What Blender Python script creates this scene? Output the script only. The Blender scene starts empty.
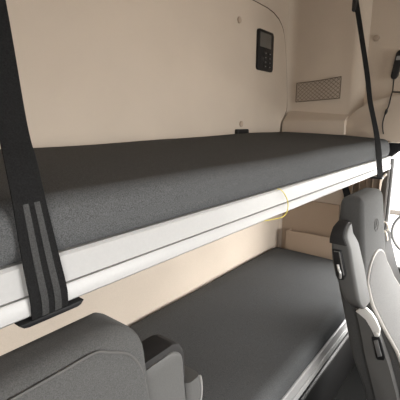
import bpy, bmesh, math, random
from mathutils import Vector, Matrix
random.seed(4)
C = bpy.context.scene.collection
H = 1.35                       # eye height above the cab floor; shapes below are given relative to the eye
YR = 0.433                     # front face of both bunk rails
XE = 2.17                      # right-hand wall

# ------------------------------------------------------------------ materials
def mat(name, col, rough=0.6, spec=0.4, metal=0.0, weave=None, speck=0.0, bump=0.0, scale=300.0, blotch=0.0, sheen=0.0):
    m = bpy.data.materials.new(name); m.use_nodes = True
    nt = m.node_tree; b = nt.nodes['Principled BSDF']
    b.inputs['Base Color'].default_value = (*col, 1)
    b.inputs['Roughness'].default_value = rough
    b.inputs['Specular IOR Level'].default_value = spec
    b.inputs['Metallic'].default_value = metal
    if sheen:
        b.inputs['Sheen Weight'].default_value = sheen
        b.inputs['Sheen Roughness'].default_value = 0.5
    tc = nt.nodes.new('ShaderNodeTexCoord')
    src = None
    if speck or bump:
        n = nt.nodes.new('ShaderNodeTexNoise'); n.inputs['Scale'].default_value = scale
        n.inputs['Detail'].default_value = 3; n.inputs['Roughness'].default_value = 0.6
        nt.links.new(tc.outputs['Object'], n.inputs['Vector']); src = n
    if speck:
        r = nt.nodes.new('ShaderNodeValToRGB')
        r.color_ramp.elements[0].position = 0.33; r.color_ramp.elements[1].position = 0.67
        r.color_ramp.elements[0].color = (*[c * (1 - speck) for c in col], 1)
        r.color_ramp.elements[1].color = (*[min(1, c * (1 + speck)) for c in col], 1)
        nt.links.new(src.outputs['Fac'], r.inputs['Fac'])
        out = r.outputs['Color']
        if blotch:
            n2 = nt.nodes.new('ShaderNodeTexNoise'); n2.inputs['Scale'].default_value = 5
            n2.inputs['Detail'].default_value = 4
            nt.links.new(tc.outputs['Object'], n2.inputs['Vector'])
            mr = nt.nodes.new('ShaderNodeMapRange')
            mr.inputs['From Min'].default_value = 0.3; mr.inputs['From Max'].default_value = 0.7
            mr.inputs['To Min'].default_value = 1 - blotch; mr.inputs['To Max'].default_value = 1 + blotch
            nt.links.new(n2.outputs['Fac'], mr.inputs['Value'])
            mx = nt.nodes.new('ShaderNodeMix'); mx.data_type = 'RGBA'; mx.blend_type = 'MULTIPLY'
            mx.inputs['Factor'].default_value = 1
            nt.links.new(out, mx.inputs['A']); nt.links.new(mr.outputs['Result'], mx.inputs['B'])
            out = mx.outputs['Result']
        nt.links.new(out, b.inputs['Base Color'])
    if bump:
        bp = nt.nodes.new('ShaderNodeBump'); bp.inputs['Strength'].default_value = bump
        bp.inputs['Distance'].default_value = 0.001
        nt.links.new(src.outputs['Fac'], bp.inputs['Height'])
        nt.links.new(bp.outputs['Normal'], b.inputs['Normal'])
    return m

M = {
 'beige':   mat('beige_lining', (0.54, 0.465, 0.388), 0.85, 0.2, speck=0.05, bump=0.25, scale=420, blotch=0.03),
 'gap':     mat('dark_gap', (0.10, 0.075, 0.058), 0.9, 0.1),
 'beige2':  mat('beige_plastic', (0.40, 0.31, 0.235), 0.6, 0.3, speck=0.04, bump=0.1, scale=500),
 'mattress':mat('charcoal_upholstery', (0.080, 0.082, 0.084), 0.95, 0.08, speck=0.42, bump=0.4, scale=620),
 'rail':    mat('white_painted_rail', (0.375, 0.373, 0.37), 0.42, 0.4, speck=0.02, bump=0.05, scale=200),
 'railgap': mat('rail_groove', (0.20, 0.19, 0.18), 0.7, 0.2),
 'web':     mat('black_webbing', (0.008, 0.008, 0.0083), 0.8, 0.12, speck=0.5, bump=0.5, scale=500),
 'stripe':  mat('grey_webbing_stripe', (0.030, 0.030, 0.030), 0.6, 0.25, speck=0.4, bump=0.5, scale=520),
 'black':   mat('black_plastic', (0.010, 0.010, 0.011), 0.5, 0.35),
 'softblk': mat('soft_black_cap', (0.020, 0.019, 0.019), 0.7, 0.3, speck=0.1, bump=0.2, scale=500),
 'screen':  mat('display_glass', (0.10, 0.095, 0.085), 0.35, 0.5),
 'button':  mat('dark_button', (0.016, 0.016, 0.017), 0.5, 0.4),
 'mark':    mat('light_print', (0.30, 0.30, 0.29), 0.6, 0.3),
 'screw':   mat('tan_plug', (0.40, 0.325, 0.26), 0.6, 0.3),
 'net':     mat('brown_net_cord', (0.14, 0.108, 0.083), 0.8, 0.2),
 'yellow':  mat('yellow_cord', (0.56, 0.47, 0.10), 0.6, 0.3),
 'seat':    mat('grey_seat_cloth', (0.074, 0.074, 0.073), 0.95, 0.1, speck=0.25, bump=0.35, scale=750, sheen=0.05),
 'seat2':   mat('grey_seat_insert', (0.15, 0.148, 0.145), 0.95, 0.1, speck=0.25, bump=0.5, scale=520, sheen=0.05),
 'seam':    mat('grey_seam', (0.10, 0.098, 0.095), 0.9, 0.2),
 'emblem':  mat('grey_embroidery', (0.085, 0.083, 0.08), 0.8, 0.2),
 'piping':  mat('light_piping', (0.42, 0.40, 0.375), 0.7, 0.3),
 'vinyl':   mat('grey_vinyl', (0.085, 0.084, 0.082), 0.6, 0.35, speck=0.06, bump=0.2, scale=400),
 'trimgrey':mat('grey_seat_plastic', (0.10, 0.098, 0.095), 0.5, 0.4, speck=0.05, bump=0.15, scale=500),
 'silver':  mat('satin_silver', (0.66, 0.65, 0.63), 0.35, 0.5, metal=0.2),
 'handle':  mat('brushed_handle', (0.45, 0.44, 0.43), 0.4, 0.5, metal=0.5),
 'darkgrey':mat('dark_grey_plastic', (0.0085, 0.008, 0.008), 0.6, 0.3),
 'floor':   mat('black_rubber_floor', (0.007, 0.007, 0.0065), 0.85, 0.2, speck=0.2, bump=0.3, scale=150),
 'curtain': mat('brown_curtain', (0.30, 0.235, 0.18), 0.9, 0.2, speck=0.08, bump=0.3, scale=350),
 'cream':   mat('cream_edging', (0.72, 0.66, 0.58), 0.6, 0.3),
 'pillar':  mat('dark_brown_seal', (0.055, 0.048, 0.041), 0.7, 0.3),
 'tube':    mat('grey_metal_frame', (0.22, 0.22, 0.22), 0.4, 0.5, metal=0.5),
 'belt':    mat('grey_seat_belt', (0.15, 0.15, 0.15), 0.6, 0.3, speck=0.2, bump=0.3, scale=500),
 'ground':  mat('pale_concrete', (0.62, 0.61, 0.59), 0.9, 0.2, speck=0.08, scale=6),
 'truck':   mat('white_truck_paint', (0.80, 0.80, 0.79), 0.35, 0.5),
 'tyre':    mat('black_tyre', (0.02, 0.02, 0.02), 0.85, 0.2),
 'rim':     mat('pale_wheel_rim', (0.16, 0.157, 0.152), 0.5, 0.4),
 'rimdark': mat('wheel_hub_dark_ring', (0.05, 0.05, 0.05), 0.6, 0.3),  # dark grey ring round the hub, its own colour
}

# ------------------------------------------------------------------ helpers
def put(o, **k):
    for a, v in k.items():
        if v is not None: o[a] = v
    return o

def root_loc(parent):
    v = Vector((0, 0, 0))
    while parent is not None:
        v += parent.location; parent = parent.parent
    return v

def obj(name, bm, m, parent=None, smooth=True, label=None):
    """links one mesh object; bm holds eye-relative coordinates"""
    off = root_loc(parent)
    for v in bm.verts: v.co = v.co + Vector((0, 0, H)) - off
    bmesh.ops.recalc_face_normals(bm, faces=bm.faces)
    me = bpy.data.meshes.new(name); bm.to_mesh(me); bm.free()
    me.materials.append(m)
    if smooth:
        me.polygons.foreach_set('use_smooth', [True] * len(me.polygons))
        me.set_sharp_from_angle(angle=math.radians(42))
    o = bpy.data.objects.new(name, me); C.objects.link(o)
    if parent is not None: o.parent = parent
    if label: o['label'] = label
    return o

def thing(name, label, cat, loc, group=None):
    o = bpy.data.objects.new(name, None); C.objects.link(o)
    o.location = (loc[0], loc[1], loc[2] + H); o.empty_display_size = 0.05
    return put(o, label=label, category=cat, group=group)

def tag(o, label, cat, group=None): return put(o, label=label, category=cat, group=group)
def struct(o): o['kind'] = 'structure'; return o

def box(bm, x0, x1, y0, y1, z0, z1, bev=0.0, seg=2):
    r = bmesh.ops.create_cube(bm, size=1)
    for v in r['verts']:
        v.co = Vector((x0 + (v.co.x + .5) * (x1 - x0), y0 + (v.co.y + .5) * (y1 - y0), z0 + (v.co.z + .5) * (z1 - z0)))
    if bev:
        es = list({e for v in r['verts'] for e in v.link_edges})
        bmesh.ops.bevel(bm, geom=es, offset=bev, segments=seg, profile=0.5, affect='EDGES')
    return bm

def nb(): return bmesh.new()

def prism(bm, pts, fn, a, b, bev=0.0, seg=2):
    """pts: 2D outline; fn(u,v,w) -> 3D; extruded between w=a and w=b"""
    va = [bm.verts.new(fn(u, v, a)) for u, v in pts]
    vb = [bm.verts.new(fn(u, v, b)) for u, v in pts]
    n = len(pts)
    fa = bm.faces.new(va); fb = bm.faces.new(vb[::-1])
    for i in range(n):
        j = (i + 1) % n
        bm.faces.new((va[i], vb[i], vb[j], va[j]))
    if bev:
        es = list(set(fa.edges) | set(fb.edges))
        bmesh.ops.bevel(bm, geom=es, offset=bev, segments=seg, profile=0.5, affect='EDGES')
    return bm
YZ = lambda y, z, x: Vector((x, y, z))
XZ = lambda x, z, y: Vector((x, y, z))
XY = lambda x, y, z: Vector((x, y, z))

def tube(bm, path, r, seg=8, closed=False, flat=None):
    path = [Vector(p) for p in path]; n = len(path); rings = []
    up = Vector((0, 0, 1)); prev = None
    for i, p in enumerate(path):
        if closed: t = path[(i + 1) % n] - path[i - 1]
        else: t = path[min(i + 1, n - 1)] - path[max(i - 1, 0)]
        t.normalize()
        if prev is None:
            a = t.cross(up if abs(t.z) < .9 else Vector((1, 0, 0))).normalized()
        else:
            a = (prev - t * prev.dot(t)).normalized()
        prev = a; b = t.cross(a)
        rr = r[i] if isinstance(r, (list, tuple)) else r
        rings.append([bm.verts.new(p + (a * math.cos(q) + b * math.sin(q)) * rr) for q in [2 * math.pi * k / seg for k in range(seg)]])
    m = n if closed else n - 1
    for i in range(m):
        A, B = rings[i], rings[(i + 1) % n]
        for k in range(seg):
            bm.faces.new((A[k], A[(k + 1) % seg], B[(k + 1) % seg], B[k]))
    if not closed:
        bm.faces.new(rings[0][::-1]); bm.faces.new(rings[-1])
    return bm

def smooth_path(pts, n=8):
    pts = [Vector(p) for p in pts]; out = []
    for i in range(len(pts) - 1):
        p0, p1, p2, p3 = pts[max(i - 1, 0)], pts[i], pts[i + 1], pts[min(i + 2, len(pts) - 1)]
        for k in range(n):
            t = k / n
            out.append(0.5 * ((2 * p1) + (p2 - p0) * t + (2 * p0 - 5 * p1 + 4 * p2 - p3) * t * t + (3 * p1 - p0 - 3 * p2 + p3) * t ** 3))
    out.append(pts[-1]); return out

def ribbon(bm, path, wid, thick, wdir):
    """flat webbing along path; wdir = direction(s) of the width"""
    rings = []; path = [Vector(p) for p in path]
    for i, p in enumerate(path):
        t = (path[min(i + 1, len(path) - 1)] - path[max(i - 1, 0)]).normalized()
        w = Vector(wdir[i] if isinstance(wdir, list) else wdir)
        w = (w - t * w.dot(t)).normalized(); nrm = t.cross(w)
        ww = wid[i] if isinstance(wid, list) else wid
        c = [(-.5, -.5), (-.46, -.5), (.46, -.5), (.5, -.5), (.5, .5), (.46, .5), (-.46, .5), (-.5, .5)]
        rings.append([bm.verts.new(p + w * (ww * a) + nrm * (thick * b)) for a, b in c])
    for i in range(len(rings) - 1):
        for k in range(8):
            bm.faces.new((rings[i][k], rings[i][(k + 1) % 8], rings[i + 1][(k + 1) % 8], rings[i + 1][k]))
    bm.faces.new(rings[0][::-1]); bm.faces.new(rings[-1])
    return bm

def rrect(x0, x1, y0, y1, r, n=5):
    r = min(r, (x1 - x0) / 2 - 1e-4, (y1 - y0) / 2 - 1e-4); out = []
    for cx, cy, a0 in ((x1 - r, y1 - r, 0), (x0 + r, y1 - r, 90), (x0 + r, y0 + r, 180), (x1 - r, y0 + r, 270)):
        for k in range(n + 1):
            a = math.radians(a0 + 90 * k / n); out.append((cx + r * math.cos(a), cy + r * math.sin(a)))
    return out

def loft(bm, secs, n=5):
    """secs: (z, x0, x1, y0, y1, r)"""
    rings = [[bm.verts.new((x, y, s[0])) for x, y in rrect(*s[1:5], s[5], n)] for s in secs]
    L = len(rings[0])
    for i in range(len(rings) - 1):
        for k in range(L):
            bm.faces.new((rings[i][k], rings[i][(k + 1) % L], rings[i + 1][(k + 1) % L], rings[i + 1][k]))
    bm.faces.new(rings[0]); bm.faces.new(rings[-1][::-1])
    return bm

def interp(tab, z):
    """tab sorted by falling z"""
    if z >= tab[0][0]: return tab[0][1]
    for (a, va), (b, vb) in zip(tab, tab[1:]):
        if z >= b:
            t = (a - z) / (a - b); return va + (vb - va) * t
    return tab[-1][1]

def arc(cx, cy, r, a0, a1, n=8):
    return [(cx + r * math.cos(math.radians(a0 + (a1 - a0) * k / n)), cy + r * math.sin(math.radians(a0 + (a1 - a0) * k / n))) for k in range(n + 1)]

def disc(bm, c, axis, r, h, seg=20, bev=0.0):
    """cylinder along +-axis ('x' or 'y'), c = centre of its base, h signed"""
    pts = [(r * math.cos(2 * math.pi * k / seg), r * math.sin(2 * math.pi * k / seg)) for k in range(seg)]
    if axis == 'y': fn = lambda u, v, w: Vector((c[0] + u, c[1] + w, c[2] + v))
    else: fn = lambda u, v, w: Vector((c[0] + w, c[1] + u, c[2] + v))
    return prism(bm, pts, fn, 0, h, bev)

# ------------------------------------------------------------------ the cab shell
ZC = 0.76; ZF = -H; XL = -0.50; YF = -1.65; YB = 1.065
struct(obj('floor', box(nb(), XL - .1, 2.30, YF - .1, YB + .05, ZF - .04, ZF), M['floor']))
struct(obj('ceiling', box(nb(), XL - .1, 2.30, YF - .1, YB + .05, ZC, ZC + .04), M['beige']))
struct(obj('wall_back', box(nb(), XL - .1, 2.30, YB, YB + .05, ZF, ZC), M['beige']))
# right-hand wall: rear part, stepping outwards towards the door, and the strip over the door opening
bm = nb()
prof = [(2.150, YB + .012), (2.178, YB + .001), (2.195, YB - .010), (2.204, YB - .028), (2.206, YB - .06), (2.17, .675), (2.175, .655), (2.19, .635), (2.20, .625), (2.215, .615), (2.235, .61), (2.235, .467), (2.30, .467), (2.30, YB + .012)]
prism(bm, prof, XY, ZF, ZC)
box(bm, 2.235, 2.30, YF, .467, -.10, ZC)
box(bm, 2.235, 2.30, YF, .467, ZF, -1.10)
box(bm, 2.235, 2.30, YF, -.75, -1.10, -.10)
struct(obj('wall_right', bm, M['beige']))
# unseen left wall, its driver's window placed and sized to balance the light
bm = nb()
box(bm, XL - .06, XL, .30, YB + .05, ZF, ZC); box(bm, XL - .06, XL, YF, .30, .22, ZC)
box(bm, XL - .06, XL, YF, .30, ZF, -.42); box(bm, XL - .06, XL, YF, -1.0, -.42, .22); box(bm, XL - .06, XL, -.08, .30, -.42, .22)
struct(obj('wall_left', bm, M['beige']))
WB, WT = -.33, .27
# front wall with a windscreen opening narrowed at left to hold back light (behind the photographer)
bm = nb()
box(bm, XL, 2.30, YF - .06, YF, WT, ZC); box(bm, XL, 2.30, YF - .06, YF, ZF, WB)
box(bm, XL, .55, YF - .06, YF, WB, WT); box(bm, 2.14, 2.30, YF - .06, YF, WB, WT)
struct(obj('wall_front', bm, M['darkgrey']))

# raised lining panel on the back wall, with its rounded upper corner and stepped lower corner
PB = 1.05
outl = [(-.46, -.075), (2.103, -.075), (2.103, .0), (2.11, .018), (2.150, .050), (2.176, .075), (2.184, .10), (2.182, .16), (2.166, .263), (2.138, .40), (2.118, .47)]
outl += [(2.104, .508), (2.09, .535), (2.068, .557), (2.03, .580), (1.97, .598), (1.90, .606), (1.70, .610), (-.46, .612)]
struct(obj('trim_1', prism(nb(), outl, XZ, PB, YB - .002, .004, 2), M['beige']))
# dark gap line round that panel
bm = nb()
gl = []
for i, (x, z) in enumerate(outl[1:-1]):
    a, b = Vector(outl[i]), Vector(outl[i + 2]); d = (b - a).normalized()
    gl.append((x + d.y * .003, PB + .004, z - d.x * .003))
tube(bm, gl, .0036, 6)
struct(obj('trim_2', bm, M['gap']))

# low ledge along the right wall behind the mattress
bm = nb()
prism(bm, [(2.215, .09), (2.20, .075), (2.175, .055), (2.154, .040), (2.137, .028), (2.127, .020), (2.122, .008), (2.121, -.058), (2.215, -.058)], lambda x, z, y: Vector((x, y, z)), .672, 1.046, 0)
struct(obj('trim_3', bm, M['beige']))
# swelling panel over the door
pts = [(.676, -.075)] + [(.676, -.02), (.674, .015), (.664, .038), (.648, .057), (.62, .078), (.58, .102), (.537, .120), (.48, .136), (.42, .146), (.30, .155), (-.70, .155), (-.70, -.098), (.448, -.098), (.448, -.075)]
struct(obj('trim_4', prism(nb(), pts, YZ, 2.157, 2.25, .010, 3), M['beige']))
# black rubber seal under it at the head of the door opening
struct(obj('trim_5', prism(nb(), [(.455, -.1), (-.70, -.1), (-.70, -.135), (.398, -.138), (.418, -.158), (.436, -.178), (.455, -.18)], YZ, 2.188, 2.24, .003), M['black']))
# door pillar: dark seal, metal frame tube, cream edging
struct(obj('trim_6', box(nb(), 2.17, 2.235, .436, .464, -1.10, -.18, .006), M['pillar']))
struct(obj('trim_7', tube(nb(), [(2.196, .424, -1.10), (2.196, .424, -.18)], .0105, 12), M['tube']))
bm = nb(); tube(bm, smooth_path([(2.166, .470, -.62), (2.166, .468, -.45), (2.166, .470, -.34), (2.166, .462, -.29), (2.166, .445, -.262)], 6), .006, 8)
struct(obj('trim_8', bm, M['cream']))
# lower right wall: upper lining ends in a seam lip
struct(obj('trim_9', prism(nb(), [(2.160, .678), (2.194, 1.05), (2.215, 1.05), (2.18, .678)], XY, -.87, -.468, 0), M['beige2']))
# unseen lower door panel added to keep light off the floor; then the step
bm = nb(); box(bm, 2.245, 2.285, -.74, .425, -1.10, -.80, .012)
struct(obj('door_light_block', bm, M['darkgrey']))
struct(obj('trim_10', box(nb(), 2.18, 2.24, -.75, .43, -1.12, -1.08, .008), M['darkgrey']))

# ------------------------------------------------------------------ bunks
def bunk(label, zt, hgt, zb):
    t = thing('bunk_bed', label, 'bunk bed', (.9, .75, zb))
    bm = nb(); x0, x1 = XL + .02, 2.225
    zg = zt - hgt * .60
    prism(bm, [(.447, zt), (.447, zt - hgt), (.434, zt - hgt), (YR - .004, zt - hgt + .004), (YR - .0035, zg - .0025), (YR - .002, zg - .0008), (YR + .004, zg - .0008), (YR + .004, zg + .0008), (YR, zg + .0012), (YR, zt - .004), (YR + .004, zt)], YZ, x0, x1)
    r = obj('rail', bm, M['rail'], t)
    obj('groove', box(nb(), x0 + .002, x1 - .002, YR + .0030, YR + .006, zg - .0015, zg + .0015), M['railgap'], r, label='dark line along the rail')
    return t
ub = bunk('white-railed upper bunk with a yellow cord round its front rail', -.168, .071, -.239)
obj('bed_base', box(nb(), XL + .02, 2.165, .449, 1.045, -.215, -.1685, .004), M['beige2'], ub)
lb = bunk('white-railed lower bunk behind the two seats', -.873, .072, ZF)
obj('bed_base', box(nb(), XL + .02, 2.105, .449, 1.05, -.94, -.8735, .004), M['darkgrey'], lb)
bm = box(nb(), XL + .02, 2.105, .475, 1.05, ZF, -.942, .004)
bx = obj('storage_box', bm, M['darkgrey'], lb)
bm = nb(); tube(bm, [(XL + .03, .472, -1.06), (2.1, .472, -1.06)], .008, 8)
obj('edge_strip', bm, M['trimgrey'], bx)

def mattress(label, zt_back, zt_front, zb, x0, x1, yb, rtop, swell=0, group=None):
    yf = YR + .002
    n = 10
    prof = [(yb, zb + .01), (yb, zt_back - .015), (yb - .004, zt_back - .004), (yb - .015, zt_back)]
    for k in range(1, 8):
        f = k / 8; y = yb - .015 + (yf + rtop - yb + .015) * f
        prof.append((y, zt_back + (zt_front - zt_back) * f + .004 * math.sin(math.pi * f)))
    prof += [(yf + rtop - rtop * math.sin(a), zt_front - rtop * .8 * (1 - math.cos(a))) for a in [math.pi / 2 * k / n for k in range(n + 1)]]
    zf0 = zt_front - rtop * .8
    for f in (.3, .6, .85): prof.append((yf - .003 * math.sin(math.pi * f), zf0 + (zb + .012 - zf0) * f))
    prof += [(yf + .002, zb + .008), (yf + .010, zb)]
    cy = (yb + yf) / 2; cz = (zt_front + zb) / 2
    bm = nb(); rings = []
    xs = [(0, 1.0)]
    R = .03
    stations = []
    for k in range(7):
        a = math.pi / 2 * k / 6; stations.append((x0 + R * (1 - math.sin(a)), R * (1 - math.cos(a))))
    stations = stations[::-1]
    stations = [(x0 + R * (1 - math.sin(a)), R * (1 - math.sin(math.pi / 2 - a))) for a in [math.pi / 2 * k / 6 for k in range(6, -1, -1)]]
    mid = [(x0 + R + (x1 - x0 - 2 * R) * k / 40, 0) for k in range(1, 40)]
    ends = [(x1 - (s[0] - x0), s[1]) for s in stations][::-1]
    for x, ins in stations + mid + ends:
        ring = []
        for y, z in prof:
            yy = y + (ins if y < cy else -ins) * min(1, abs(y - cy) / .2)
            zz = z - (ins * .8 if z > cz else 0)
            zz += .0012 * math.sin(x * 9.1 + y * 5) if z > cz else 0
            if z > cz and swell:                               # the fabric is plumper towards the foot end
                f = min(1, max(0, (x - .6) / 1.3)); f = f * f * (3 - 2 * f)
                zz += swell * f * (z - cz) / (zt_back - cz)
            ring.append(bm.verts.new((x, yy, zz)))
        rings.append(ring)
    L = len(prof)
    for A, B in zip(rings, rings[1:]):
        for k in range(L): bm.faces.new((A[k], A[(k + 1) % L], B[(k + 1) % L], B[k]))
    bm.faces.new(rings[0]); bm.faces.new(rings[-1][::-1])
    o = obj('mattress', bm, M['mattress'], None)
    return tag(o, label, 'mattress', group)
mattress('thick charcoal fabric mattress lying on the upper bunk', -.066, -.089, -.1675, XL + .03, 2.152, 1.044, .038, .020)
mattress('charcoal fabric mattress on the lower bunk beside the storage pocket', -.780, -.790, -.8725, XL + .03, 2.112, 1.046, .042)

# ------------------------------------------------------------------ suspension straps
def strap(label, path, wid, wdirs, stripes=True):
    t = thing('bunk_strap', label, 'strap', (path[-1][0], path[-1][1], path[-1][2]))
    P = smooth_path(path, 6)
    if isinstance(wid, list): wid = [v.x for v in smooth_path([(q, 0, 0) for q in wid], 6)]
    if isinstance(wdirs, list):
        W = [Vector(w) for w in wdirs]; W = [v for v in smooth_path(W, 6)]
    else: W = wdirs
    w = obj('webbing', ribbon(nb(), P, wid, .0022, W), M['web'], t)
    if stripes:
        for s in (-.14, .21):
            bm = nb(); Q = []; qw = []; qd = []
            for i, p in enumerate(P):
                if p.z > -.075: continue                      # stripes left off higher up, imitating how their sheen fades there
                tt = (P[min(i + 1, len(P) - 1)] - P[max(i - 1, 0)]).normalized()
                wv = Vector(W[i] if isinstance(W, list) else W); wv = (wv - tt * wv.dot(tt)).normalized()
                nn = tt.cross(wv)
                if nn.y > 0: nn = -nn
                ww = wid[i] if isinstance(wid, list) else wid
                f = min(1, (-.075 - p.z) / .05)
                Q.append(p + wv * ww * s + nn * (.0002 + .0008 * f)); qw.append(ww * .18); qd.append(wv)
            ribbon(bm, Q, qw, .0012, qd)
            obj('stripe', bm, M['stripe'], w, label='lighter grey woven stripe')
    return t
ls = strap('wide black strap with two grey stripes, holding the bunk at left', [(.232, .640, ZC), (.226, .570, .45), (.217, .493, .15), (.2125, .460, .005), (.2105, .442, -.045), (.2105, .4305, -.092), (.2125, .4275, -.125), (.217, .4265, -.17), (.222, .4255, -.215), (.2228, .4275, -.2405)],
           [.036, .036, .036, .036, .038, .040, .043, .047, .050, .0505], [(1, 0, -.02)] * 10)
bm = nb()
prism(bm, [(.180, -.2405), (.271, -.2405), (.266, -.2460), (.261, -.2475), (.192, -.2475), (.186, -.2460)], XZ, .424, .452, .001)
obj('hook_plate', bm, M['black'], ls, label='flat black plate hooked under the rail')
rs = strap('narrow black strap at the right end of the upper bunk', [(1.85, .632, ZC), (1.85, .578, .547), (1.85, .506, .241), (1.85, .480, .108), (1.85, .455, .018), (1.85, .439, -.041), (1.85, .4225, -.118), (1.85, .414, -.180), (1.85, .407, -.222), (1.85, .407, -.2405)],
           [.029] * 5 + [.031, .033, .034, .035, .035], (.86, -.5, 0), False)
obj('hook_plate', box(nb(), 1.830, 1.872, .392, .450, -.250, -.2405, .002), M['black'], rs)
bm = nb(); box(bm, 1.836, 1.864, .572, .590, .50, .56, .004)
obj('strap_sleeve', bm, M['black'], rs)

# yellow cord looped round the upper rail
P = [(.866, .4335, -.1655), (.873, .427, -.1685), (.889, .4245, -.180), (.905, .4235, -.196), (.912, .4225, -.212), (.911, .422, -.226), (.900, .4215, -.238), (.880, .424, -.2435), (.850, .430, -.2435), (.815, .440, -.2425), (.79, .452, -.2405)]
tag(obj('cord', tube(nb(), smooth_path(P, 6), .0014, 6), M['yellow']), 'thin yellow cord looped round the white upper rail', 'cord')

# ------------------------------------------------------------------ fittings on the walls
t = thing('control_panel', 'black bunk control with grey display, on the back wall', 'control panel', (1.87, PB, .285))
body = obj('housing', prism(nb(), rrect(1.788, 1.957, .284, .488, .014), XZ, 1.038, PB + .002, .003, 2), M['black'], t)
obj('display', box(nb(), 1.806, 1.926, 1.0365, 1.040, .402, .474, .001), M['screen'], t, label='grey display screen')
for r in range(4):
    for c_ in range(2):
        bx_, bz = 1.868 + c_ * .048, .374 - r * .0225
        bt = obj('button', prism(nb(), rrect(bx_ - .018, bx_ + .018, bz - .008, bz + .008, .004, 3), XZ, 1.0355, 1.040, .001, 1), M['button'], t)
        obj('mark', box(nb(), bx_ - .0045, bx_ + .0045, 1.0348, 1.0365, bz - .002, bz + .002), M['mark'], bt)
bt = obj('dial', disc(nb(), (1.832, 1.040, .338), 'y', .017, -.004, 16, .001), M['button'], t)

def plug(label, c, axis, sgn):
    o = obj('screw_cap', disc(nb(), c, axis, .0155, .0085 * sgn, 20, .0025), M['screw'])
    return tag(o, label, 'screw cap', 'round plugs in the lining')
plug('round tan screw cap high on the back wall, left of the control panel', (1.618, PB + .002, .493), 'y', -1)
plug('round tan screw cap just above the small black socket', (1.656, PB + .002, .0), 'y', -1)
plug('round tan screw cap on the right wall beside the narrow strap', (2.2365, .574, .45), 'x', -1.3)
t = thing('wall_socket', 'small black socket on the back wall just above the upper mattress', 'socket', (1.65, PB, -.055))
obj('housing', prism(nb(), rrect(1.597, 1.706, -.056, -.026, .005), XZ, 1.032, PB - .001, .003, 2), M['black'], t)
obj('flap', box(nb(), 1.612, 1.690, 1.0290, 1.034, -.049, -.032, .0015), M['darkgrey'], t)

# net pocket
t = thing('net_pocket', 'brown net pocket on the right wall above the upper bunk', 'net pocket', (XE, .86, .135))
def npt(u, v):   # u along the wall (0 rear .. 1 front), v up
    y = .998 + (.724 - .998) * u
    return Vector((2.1625 + .098 * (y - .675) - .006 * math.sin(math.pi * u) * v, y, (.132 + .010 * u) + v * ((.243 - .132) + .006 * u - .004 * math.sin(math.pi * u))))
bm = nb()
NU, NV = 10, 5.0
for k in range(-6, NU + 1):
    for s in (1, -1):
        pts = []
        for q in range(0, 25):
            v = q / 24; u = (k + (v * NV if s > 0 else (1 - v) * NV)) / NU
            if 0 <= u <= 1: pts.append(npt(u, v) + Vector((.0012 * s, 0, 0)))
        if len(pts) > 2: tube(bm, pts, .0012, 5)
obj('net', bm, M['net'], t)
bm = nb(); per = [npt(0, v / 6) for v in range(6)] + [npt(u / 12, 1) for u in range(12)] + [npt(1, 1 - v / 6) for v in range(6)] + [npt(1 - u / 12, 0) for u in range(12)]
tube(bm, per, .0022, 6, closed=True)
obj('hem', bm, M['net'], t)

# corded handset on the right wall
def hs_axis(s): return Vector((2.212, .464 - .024 * s, .185 + .165 * s))
t = thing('handset', 'black corded handset hanging on the right wall', 'handset', (2.21, .464, .18))
bm = nb()
prism(bm, rrect(-.018, .018, .048, .190, .016), lambda u, v, w: Vector((w, .473 - u * (.8 + v * 1.2) - v * .16, .182 + v)), 2.196, 2.224, .006, 3)
obj('body', bm, M['black'], t)
bm = nb(); prism(bm, rrect(-.011, .011, .140, .160, .002, 2), lambda u, v, w: Vector((w, .473 - u - v * .16, .182 + v)), 2.1945, 2.197)
obj('badge', bm, M['mark'], t, label='pale button near the top')
cab = smooth_path([(2.210, .464, .234), (2.206, .464, .20), (2.186, .460, .170), (2.156, .459, .135), (2.150, .464, .09), (2.150, .474, .062), (2.150, .481, .03), (2.150, .484, .0), (2.150, .480, -.03), (2.146, .474, -.052)], 6)
obj('cable', tube(nb(), cab, .0032, 8), M['black'], t)
bm = nb(); tube(bm, [(2.150, .470, .076), (2.150, .472, .068), (2.150, .474, .058), (2.150, .477, .048)], [.004, .0068, .0068, .004], 8)
obj('cable_clip', bm, M['black'], t)
tag(obj('cable', tube(nb(), smooth_path([(2.186, .460, .165), (2.190, .448, .163), (2.205, .435, .163), (2.222, .42, .163), (2.226, .38, .166), (2.229, .30, .169), (2.2305, .22, .17)], 6), .0032, 8), M['black']),
    'short black cable branching forward from under the handset', 'cable')

# ------------------------------------------------------------------ lower right wall
t = thing('storage_pocket', 'flat beige storage pocket on the wall at the foot of the lower bunk', 'storage pocket', (2.15, .85, -.86))
obj('front_panel', box(nb(), 2.118, 2.128, .680, .986, -.872, -.664, .002), M['beige2'], t)
obj('pocket_bottom', box(nb(), 2.128, 2.162, .70, .978, -.872, -.862), M['beige2'], t)
obj('side', box(nb(), 2.128, 2.190, .978, .985, -.872, -.668, .001), M['beige2'], t)
obj('side', box(nb(), 2.128, 2.164, .692, .700, -.862, -.668, .001), M['beige2'], t)

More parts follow.
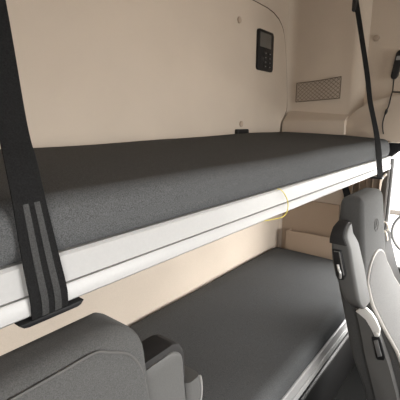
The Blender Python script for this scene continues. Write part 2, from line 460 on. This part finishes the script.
# gathered curtain
bm = nb(); NP = 96; zs = [-.246, -.30, -.40, -.55, -.75, -1.0, -1.25]
rows = []
for j, z in enumerate(zs):
    row = []
    for k in range(NP + 1):
        u = k / NP; y = .640 - .165 * u + .004 * math.sin(u * 31)
        amp = .021 + .006 * math.sin(u * 9)
        x = 2.166 + amp * math.sin(u * 2 * math.pi * 4.6 + .6) + .004 * math.sin(u * 60 + j)
        row.append(bm.verts.new((x, y + .008 * math.cos(u * 2 * math.pi * 4.6), z)))
    rows.append(row)
for A, B in zip(rows, rows[1:]):
    for k in range(NP): bm.faces.new((A[k], A[k + 1], B[k + 1], B[k]))
o = obj('curtain', bm, M['curtain'])
sm = o.modifiers.new('thickness', 'SOLIDIFY'); sm.thickness = .002
tag(o, 'brown curtain gathered in folds behind the passenger seat', 'curtain')
tag(obj('tie_strap', ribbon(nb(), smooth_path([(2.119, .678, -.2145), (2.118, .672, -.262), (2.110, .650, -.32), (2.100, .620, -.39), (2.10, .61, -.46)], 5), .036, .003, (.25, -1, 0)), M['web']), 'short black strap hanging beside the gathered curtain', 'strap')

# ------------------------------------------------------------------ seats
FT = [(-.225, .332), (-.30, .325), (-.39, .315), (-.47, .306), (-.545, .298), (-.62, .272), (-.70, .224), (-.76, .182), (-.85, .140), (-.95, .108), (-1.05, .09)]
BK = [(-.225, .404), (-.40, .412), (-.55, .400), (-.70, .360), (-.85, .320), (-.96, .268), (-1.05, .25)]
OUT = [(-.225, 1.56), (-.26, 1.575), (-.30, 1.592), (-.436, 1.602), (-.56, 1.612), (-.64, 1.65), (-.75, 1.69), (-1.05, 1.69)]

def seat(label, mirror, rc, ztop, label_emblem):
    """built for the passenger side; mirror puts the armrest on the other side"""
    fx = (lambda x: 1.60 - x) if mirror else (lambda x: x)
    def flip(bm):
        if mirror:
            for v in bm.verts: v.co.x = fx(v.co.x)
        return bm
    t = thing('cab_seat', label, 'seat', (fx(1.49), .05, ZF))
    # backrest with built-in headrest
    secs = []
    zs = [ztop - rc * (1 - math.cos(math.pi / 2 * k / 7)) for k in range(8)]
    z = zs[-1]
    while z > -1.04:
        z -= .03; zs.append(z)
    ry = .026
    for z in zs:
        d = ztop - z
        ix = rc - math.sqrt(max(0, rc * rc - max(0, rc - d) ** 2))
        iy = ry - math.sqrt(max(0, ry * ry - max(0, ry - d) ** 2))
        x0, x1, yf, yb = 1.30 + ix, interp(OUT, z) - ix * 1.0, interp(FT, z) + iy, interp(BK, z) - iy
        secs.append((z, x0, x1, yf, yb, .018 if d > .02 else max(.004, .018 * d / .02)))
    back = obj('backrest', flip(loft(nb(), secs)), M['seat'], t)
    # insert pad on the front of the backrest
    secs = []
    for k in range(26):
        f = k / 25; z = -.472 - (.52) * f ** 1.5
        a = min(1, (f ** 1.5 * .52) / .13)
        hw = math.sqrt(max(.002, 1 - (1 - a) ** 2))
        x0 = 1.452 - (.147) * hw; x1 = 1.452 + (.150 + .05 * min(1, max(0, (-.55 - z) / .15))) * hw
        lift = .010 * min(1, .2 + f * 6)
        secs.append((z, x0, x1, interp(FT, z) - lift, interp(FT, z) + .02, .012))
    pad = obj('back_insert', flip(loft(nb(), secs)), M['seat2'], t)
    # piping round the insert
    side = []
    for s in secs[::-1]: side.append((s[1] - .001, interp(FT, s[0]) - .003, s[0]))
    other = [(s[2] + .001, interp(FT, s[0]) - .003, s[0]) for s in secs]
    bm = nb(); tube(bm, side + other, [.0065 if p[2] < -.56 else .004 for p in side] + [.004] * len(other), 8)
    obj('insert_piping', flip(bm), M['piping'], back, label='pale piping round the insert')
    # seam round the top
    if mirror:
        zt = ztop - .014
        pth = [(1.57, interp(FT, zt) + .001, zt)] + [(1.50 - .04 * k, interp(FT, zt) + .001, zt) for k in range(4)] + [(1.362, interp(FT, zt - .008) - .0005, zt - .008), (1.335, interp(FT, zt - .024) - .0003, zt - .024), (1.318, interp(FT, zt - .05) + .001, zt - .05), (1.309, interp(FT, zt - .09) + .004, zt - .09), (1.3065, interp(FT, -.42) + .0055, -.42), (1.3065, interp(FT, -.53) + .0055, -.53)]
        bm = nb(); tube(bm, smooth_path(pth, 5), .0017, 6)
        obj('seam', flip(bm), M['seam'], back)
    # embroidered round emblem with three arms
    ec = Vector((1.462, 0, -.372))
    bm = nb(); R_ = .024
    ring = [(ec.x + R_ * 1.15 * math.sin(a), interp(FT, ec.z + R_ * math.cos(a)) - .0008, ec.z + R_ * math.cos(a)) for a in [2 * math.pi * k / 28 for k in range(28)]]
    tube(bm, ring, .0012, 6, closed=True)
    for a in (0, 120, 240):
        a = math.radians(a)
        tip = (ec.x + R_ * 1.15 * math.sin(a), interp(FT, ec.z + R_ * math.cos(a)) - .0008, ec.z + R_ * math.cos(a))
        tube(bm, [(ec.x, interp(FT, ec.z) - .0008, ec.z), tip], [.0026, .0006], 6)
    obj('emblem', flip(bm), M['emblem'], back, label='embroidered round emblem with three arms')
    # folded-up armrest at the inboard side
    if mirror: AF = [(-.33, .338), (-.372, .338), (-.46, .330), (-.533, .320), (-.585, .305), (-.63, .287), (-.70, .262)]
    else: AF = [(-.33, .341), (-.36, .339), (-.385, .326), (-.467, .307), (-.573, .280), (-.64, .264)]
    AB = [(-.33, .385), (-.375, .390), (-.427, .385), (-.47, .376), (-.535, .350), (-.59, .324), (-.64, .302)]
    wi = 1.180 if not mirror else 1.212; top = -.322 if not mirror else -.334
    ro = .05 if not mirror else .032
    def wo(z): return 1.316 if mirror else interp([(-.322, 1.245), (-.40, 1.283), (-.48, 1.299), (-.64, 1.299)], z)
    def asec(z):
        d = top - z; i = ro - math.sqrt(max(0, ro * ro - max(0, ro - d) ** 2))
        b = max(0, -.56 - z) / .04; j = .03 * b * b
        return (z, wi + i + j, wo(z) - .004, interp(AF, z) + .10 * max(0, .012 - d) , interp(AB, z) + .0 - .3 * max(0, .012 - d), .012)
    zs2 = [top - ro * (1 - math.cos(math.pi / 2 * k / 8)) for k in range(9)] + [-.395 - .0205 * k for k in range(11)]
    arm = obj('armrest', flip(loft(nb(), [asec(z) for z in zs2])), M['vinyl'], t)
    # soft black pad wrapping the end and outboard side of the armrest (starts a little behind its front face)
    sc = []
    lift = .004 if not mirror else .010
    for z in zs2[0:9] + ([-.385] if not mirror else [-.378, -.395]):
        q = asec(min(z, top - .0004)); d = top - z
        sc.append((z + lift * max(0, 1 - d / .06), q[1] - .004, q[2] + .001, interp(AF, z) + (.008 if not mirror else .004), interp(AB, z) + .004 - .4 * max(0, .014 - d), .007))
    obj('armrest_pad', flip(loft(nb(), sc)), M['softblk'], arm, label='soft black pad over the armrest end')
    if not mirror:
        bm = nb(); prism(bm, [(.379, -.404), (.352, -.402), (.330, -.482), (.336, -.500), (.353, -.503), (.362, -.49)], YZ, wi - .010, wi + .01, .003, 2)
        rec = obj('handle_recess', bm, M['black'], arm)
        bm = nb(); tube(bm, smooth_path([(wi - .011, .356, -.450), (wi - .015, .352, -.462), (wi - .018, .345, -.475), (wi - .012, .345, -.494)], 5), .0042, 8)
        obj('handle', bm, M['handle'], rec, label='bright handle in the recess')
        bm = nb(); tube(bm, [(wi - .011, .372, -.408), (wi - .011, .3555, -.4065), (wi - .011, .335, -.482)], .0022, 6)
        obj('recess_rim', bm, M['trimgrey'], rec)
    else:
        bm = nb()
        secs = [(-.398 - .11 * f, fx(0) * 0 + 1.212 - .042 * math.sin(math.pi * (.18 + .82 * f)) ** .5 * 1.0, 1.212, .335 + .0 , .385, .012) for f in [k / 14 for k in range(1, 14)]]
        kn = obj('adjuster_knob', flip(loft(nb(), secs)), M['vinyl'], arm, label='rounded grey adjuster knob')
        for dy in (.340, .349):
            bm = nb(); tube(bm, [(s[1] - .0005, dy, s[0]) for s in secs[1:-1]], .0022, 6)
            obj('ridge', flip(bm), M['handle'], kn)
    # plastic side cover with recline lever
    pts = [(.312, -.632), (.300, -.622), (.284, -.628), (.262, -.655), (.230, -.712), (.192, -.80), (.158, -.90), (.135, -1.0), (.13, -1.07), (.18, -1.07), (.222, -.937), (.271, -.782), (.291, -.704), (.308, -.650)]
    sd = obj('side_cover', flip(prism(nb(), pts, YZ, 1.262, 1.297, .008, 3)), M['trimgrey'], t)
    bm = nb()
    prism(bm, [(.309, -.636), (.297, -.621), (.278, -.613), (.258, -.626), (.240, -.649), (.227, -.675), (.227, -.698), (.241, -.706), (.254, -.681), (.273, -.652), (.293, -.640)], YZ, 1.249, 1.263, .002, 2)
    obj('recline_lever', flip(bm), M['silver'], sd, label='bright curved recline lever')
    bm = nb(); disc(bm, (1.250, .2345, -.694), 'x', .008, -.006, 16, .003)
    obj('lever_pivot', flip(bm), M['silver'], sd)
    bm = nb(); prism(bm, [(.252, -.715), (.229, -.703), (.224, -.708), (.203, -.772), (.206, -.784), (.226, -.790), (.232, -.784)], YZ, 1.254, 1.264, .003, 2)
    sl = obj('switch_recess', flip(bm), M['black'], sd)
    bm = nb(); prism(bm, [(.243, -.722), (.231, -.715), (.213, -.768), (.225, -.777)], YZ, 1.249, 1.256, .002, 2)
    obj('switch', flip(bm), M['tube'], sl)
    # cushion and base
    cu = nb(); box(cu, 1.29, 1.69, -.42, .13, -1.02, -.88, .045, 4)
    obj('cushion', flip(cu), M['seat'], t)
    bs = nb(); loft(bs, [(-1.02, 1.31, 1.67, -.36, .22, .04), (-1.10, 1.32, 1.66, -.34, .20, .04), (-1.11, 1.35, 1.63, -.28, .16, .04), (-1.28, 1.35, 1.63, -.28, .16, .04), (-1.29, 1.33, 1.65, -.32, .18, .03), (ZF, 1.33, 1.65, -.32, .18, .03)])
    obj('pedestal', flip(bs), M['darkgrey'], t)
    return t
seat('grey cloth seat at right with an emblem on its headrest', False, .032, -.247, True)
seat('grey cloth seat in the lower left corner, its top nearest the wide strap', True, .055, -.243, True)

# seat belt at the pillar
t = thing('seat_belt', 'grey seat belt running from the door pillar beside the right seat', 'seat belt', (2.17, .42, -.5))
P = smooth_path([(2.178, .414, -.565), (2.168, .408, -.60), (2.13, .393, -.645), (2.06, .355, -.71), (2.0, .310, -.79), (1.95, .26, -.92), (1.93, .22, -1.05)], 6)
n = len(P)
obj('webbing', ribbon(nb(), P, [.022 + .024 * min(1, i / 14) for i in range(n)], .0022, [(.35, -.9, .0 + .0 * i) for i in range(n)]), M['belt'], t)
for (z0, z1) in ((-.525, -.57), (-.575, -.64)):
    bm = nb(); tube(bm, smooth_path([(2.162, .432, z0), (2.150, .414, z0 - .006), (2.146, .404, (z0 + z1) / 2), (2.155, .404, z1 + .004), (2.166, .410, z1)], 5), .0045, 8)
    obj('guide_loop', bm, M['cream'], t, label='pale loop guiding the belt')

# ------------------------------------------------------------------ outside, through the door opening
ZG = -2.60
struct(obj('ground', box(nb(), 2.6, 60, -30, 40, ZG - .05, ZG), M['ground']))
t = thing('parked_truck', 'white truck parked outside, one wheel seen past the door pillar', 'truck', (8.6, 0, ZG))
obj('body', box(nb(), 8.2, 10.2, -4.5, 4.5, -1.70, .5, .05), M['truck'], t)
obj('side_bar', box(nb(), 8.12, 8.22, -4.4, 4.4, -1.81, -1.715, .01), M['pillar'], t, label='dark bar along the lower edge')
def wheel(y):
    c = (8.05, y, -2.125)
    bm = nb(); prof = [(.43, .0), (.455, .0), (.475, .03), (.475, .25), (.455, .28), (.43, .28)]
    sg = 48; rr = []
    for k in range(sg):
        a = 2 * math.pi * k / sg
        rr.append([bm.verts.new((c[0] + w, c[1] + r * math.cos(a), c[2] + r * math.sin(a))) for r, w in prof])
    for k in range(sg):
        for j in range(len(prof)):
            q = (j + 1) % len(prof)
            bm.faces.new((rr[k][j], rr[k][q], rr[(k + 1) % sg][q], rr[(k + 1) % sg][j]))
    w = obj('wheel', bm, M['tyre'], t)
    bm = nb(); prof = [(.435, .005), (.39, .0), (.30, .03), (.22, .05), (.20, .05), (.0005, .05)]
    rr = []
    for k in range(sg):
        a = 2 * math.pi * k / sg
        rr.append([bm.verts.new((c[0] + ww, c[1] + r * math.cos(a), c[2] + r * math.sin(a))) for r, ww in prof])
    for k in range(sg):
        for j in range(len(prof) - 1):
            bm.faces.new((rr[k][j], rr[k][j + 1], rr[(k + 1) % sg][j + 1], rr[(k + 1) % sg][j]))
    o = obj('rim', bm, M['rim'], w); s = o.modifiers.new('thick', 'SOLIDIFY'); s.thickness = .01
    bm = nb(); tube(bm, [(c[0] + .04, c[1] + .205 * math.cos(a), c[2] + .205 * math.sin(a)) for a in [2 * math.pi * k / 40 for k in range(40)]], .018, 6, closed=True)
    obj('hub_ring', bm, M['rimdark'], w)
for y in (1.0, -2.6): wheel(y)

# ------------------------------------------------------------------ light: bright overcast sky through the windows
w = bpy.data.worlds.new('overcast_sky'); bpy.context.scene.world = w; w.use_nodes = True
nt = w.node_tree; bg = nt.nodes['Background']
tc = nt.nodes.new('ShaderNodeTexCoord'); sx = nt.nodes.new('ShaderNodeSeparateXYZ')
rp = nt.nodes.new('ShaderNodeValToRGB')
nt.links.new(tc.outputs['Generated'], sx.inputs['Vector'])
mr = nt.nodes.new('ShaderNodeMapRange'); mr.inputs['From Min'].default_value = -1
nt.links.new(sx.outputs['Z'], mr.inputs['Value']); nt.links.new(mr.outputs['Result'], rp.inputs['Fac'])
e = rp.color_ramp.elements
e[0].position = .45; e[0].color = (.50, .48, .45, 1); e[1].position = .56; e[1].color = (1, .99, .97, 1)
vd = nt.nodes.new('ShaderNodeVectorMath'); vd.operation = 'DOT_PRODUCT'
vd.inputs[1].default_value = Vector((.66, -.75, .10)).normalized()
nt.links.new(tc.outputs['Generated'], vd.inputs[0])
cl = nt.nodes.new('ShaderNodeMath'); cl.operation = 'MAXIMUM'; cl.inputs[1].default_value = 0
nt.links.new(vd.outputs['Value'], cl.inputs[0])
pw = nt.nodes.new('ShaderNodeMath'); pw.operation = 'POWER'; pw.inputs[1].default_value = 3
nt.links.new(cl.outputs[0], pw.inputs[0])
m2 = nt.nodes.new('ShaderNodeMath'); m2.operation = 'MULTIPLY_ADD'; m2.inputs[1].default_value = 5.0; m2.inputs[2].default_value = 2.4
nt.links.new(pw.outputs[0], m2.inputs[0])
mm = nt.nodes.new('ShaderNodeMix'); mm.data_type = 'RGBA'; mm.blend_type = 'MULTIPLY'; mm.inputs['Factor'].default_value = 1
nt.links.new(rp.outputs['Color'], mm.inputs['A']); nt.links.new(m2.outputs[0], mm.inputs['B'])
nt.links.new(mm.outputs['Result'], bg.inputs['Color'])   # the brighter half of the sky lies beyond the open door
bg.inputs['Strength'].default_value = 5.0

def portal(name, loc, rot, sx_, sy_):
    l = bpy.data.lights.new(name, 'AREA'); l.shape = 'RECTANGLE'; l.size = sx_; l.size_y = sy_
    l.cycles.is_portal = True
    o = bpy.data.objects.new(name, l); C.objects.link(o); o.location = (loc[0], loc[1], loc[2] + H); o.rotation_euler = rot
R = math.radians
portal('windscreen_daylight', (1.345, YF - .05, (WB + WT) / 2), (R(90), 0, 0), 1.59, WT - WB)
portal('door_daylight', (2.29, -.14, -.45), (0, R(90), 0), .7, 1.21)
portal('window_daylight', (XL - .055, -.54, -.10), (0, R(-90), 0), .64, .92)

# ------------------------------------------------------------------ camera
cam = bpy.data.cameras.new('camera'); co = bpy.data.objects.new('camera', cam); C.objects.link(co)
cam.sensor_width = 36; cam.lens = 368 / 400 * 36; cam.clip_start = .02
co.location = (0, 0, H); co.rotation_euler = (R(90 - 11.669), 0, R(38.603 - 90))
S = bpy.context.scene; S.camera = co
S.view_settings.view_transform = 'Standard'; S.view_settings.look = 'None'
S.view_settings.gamma = 1; S.view_settings.use_curve_mapping = False
S.view_settings.exposure = 0.0
S.cycles.max_bounces = 10; S.cycles.diffuse_bounces = 6
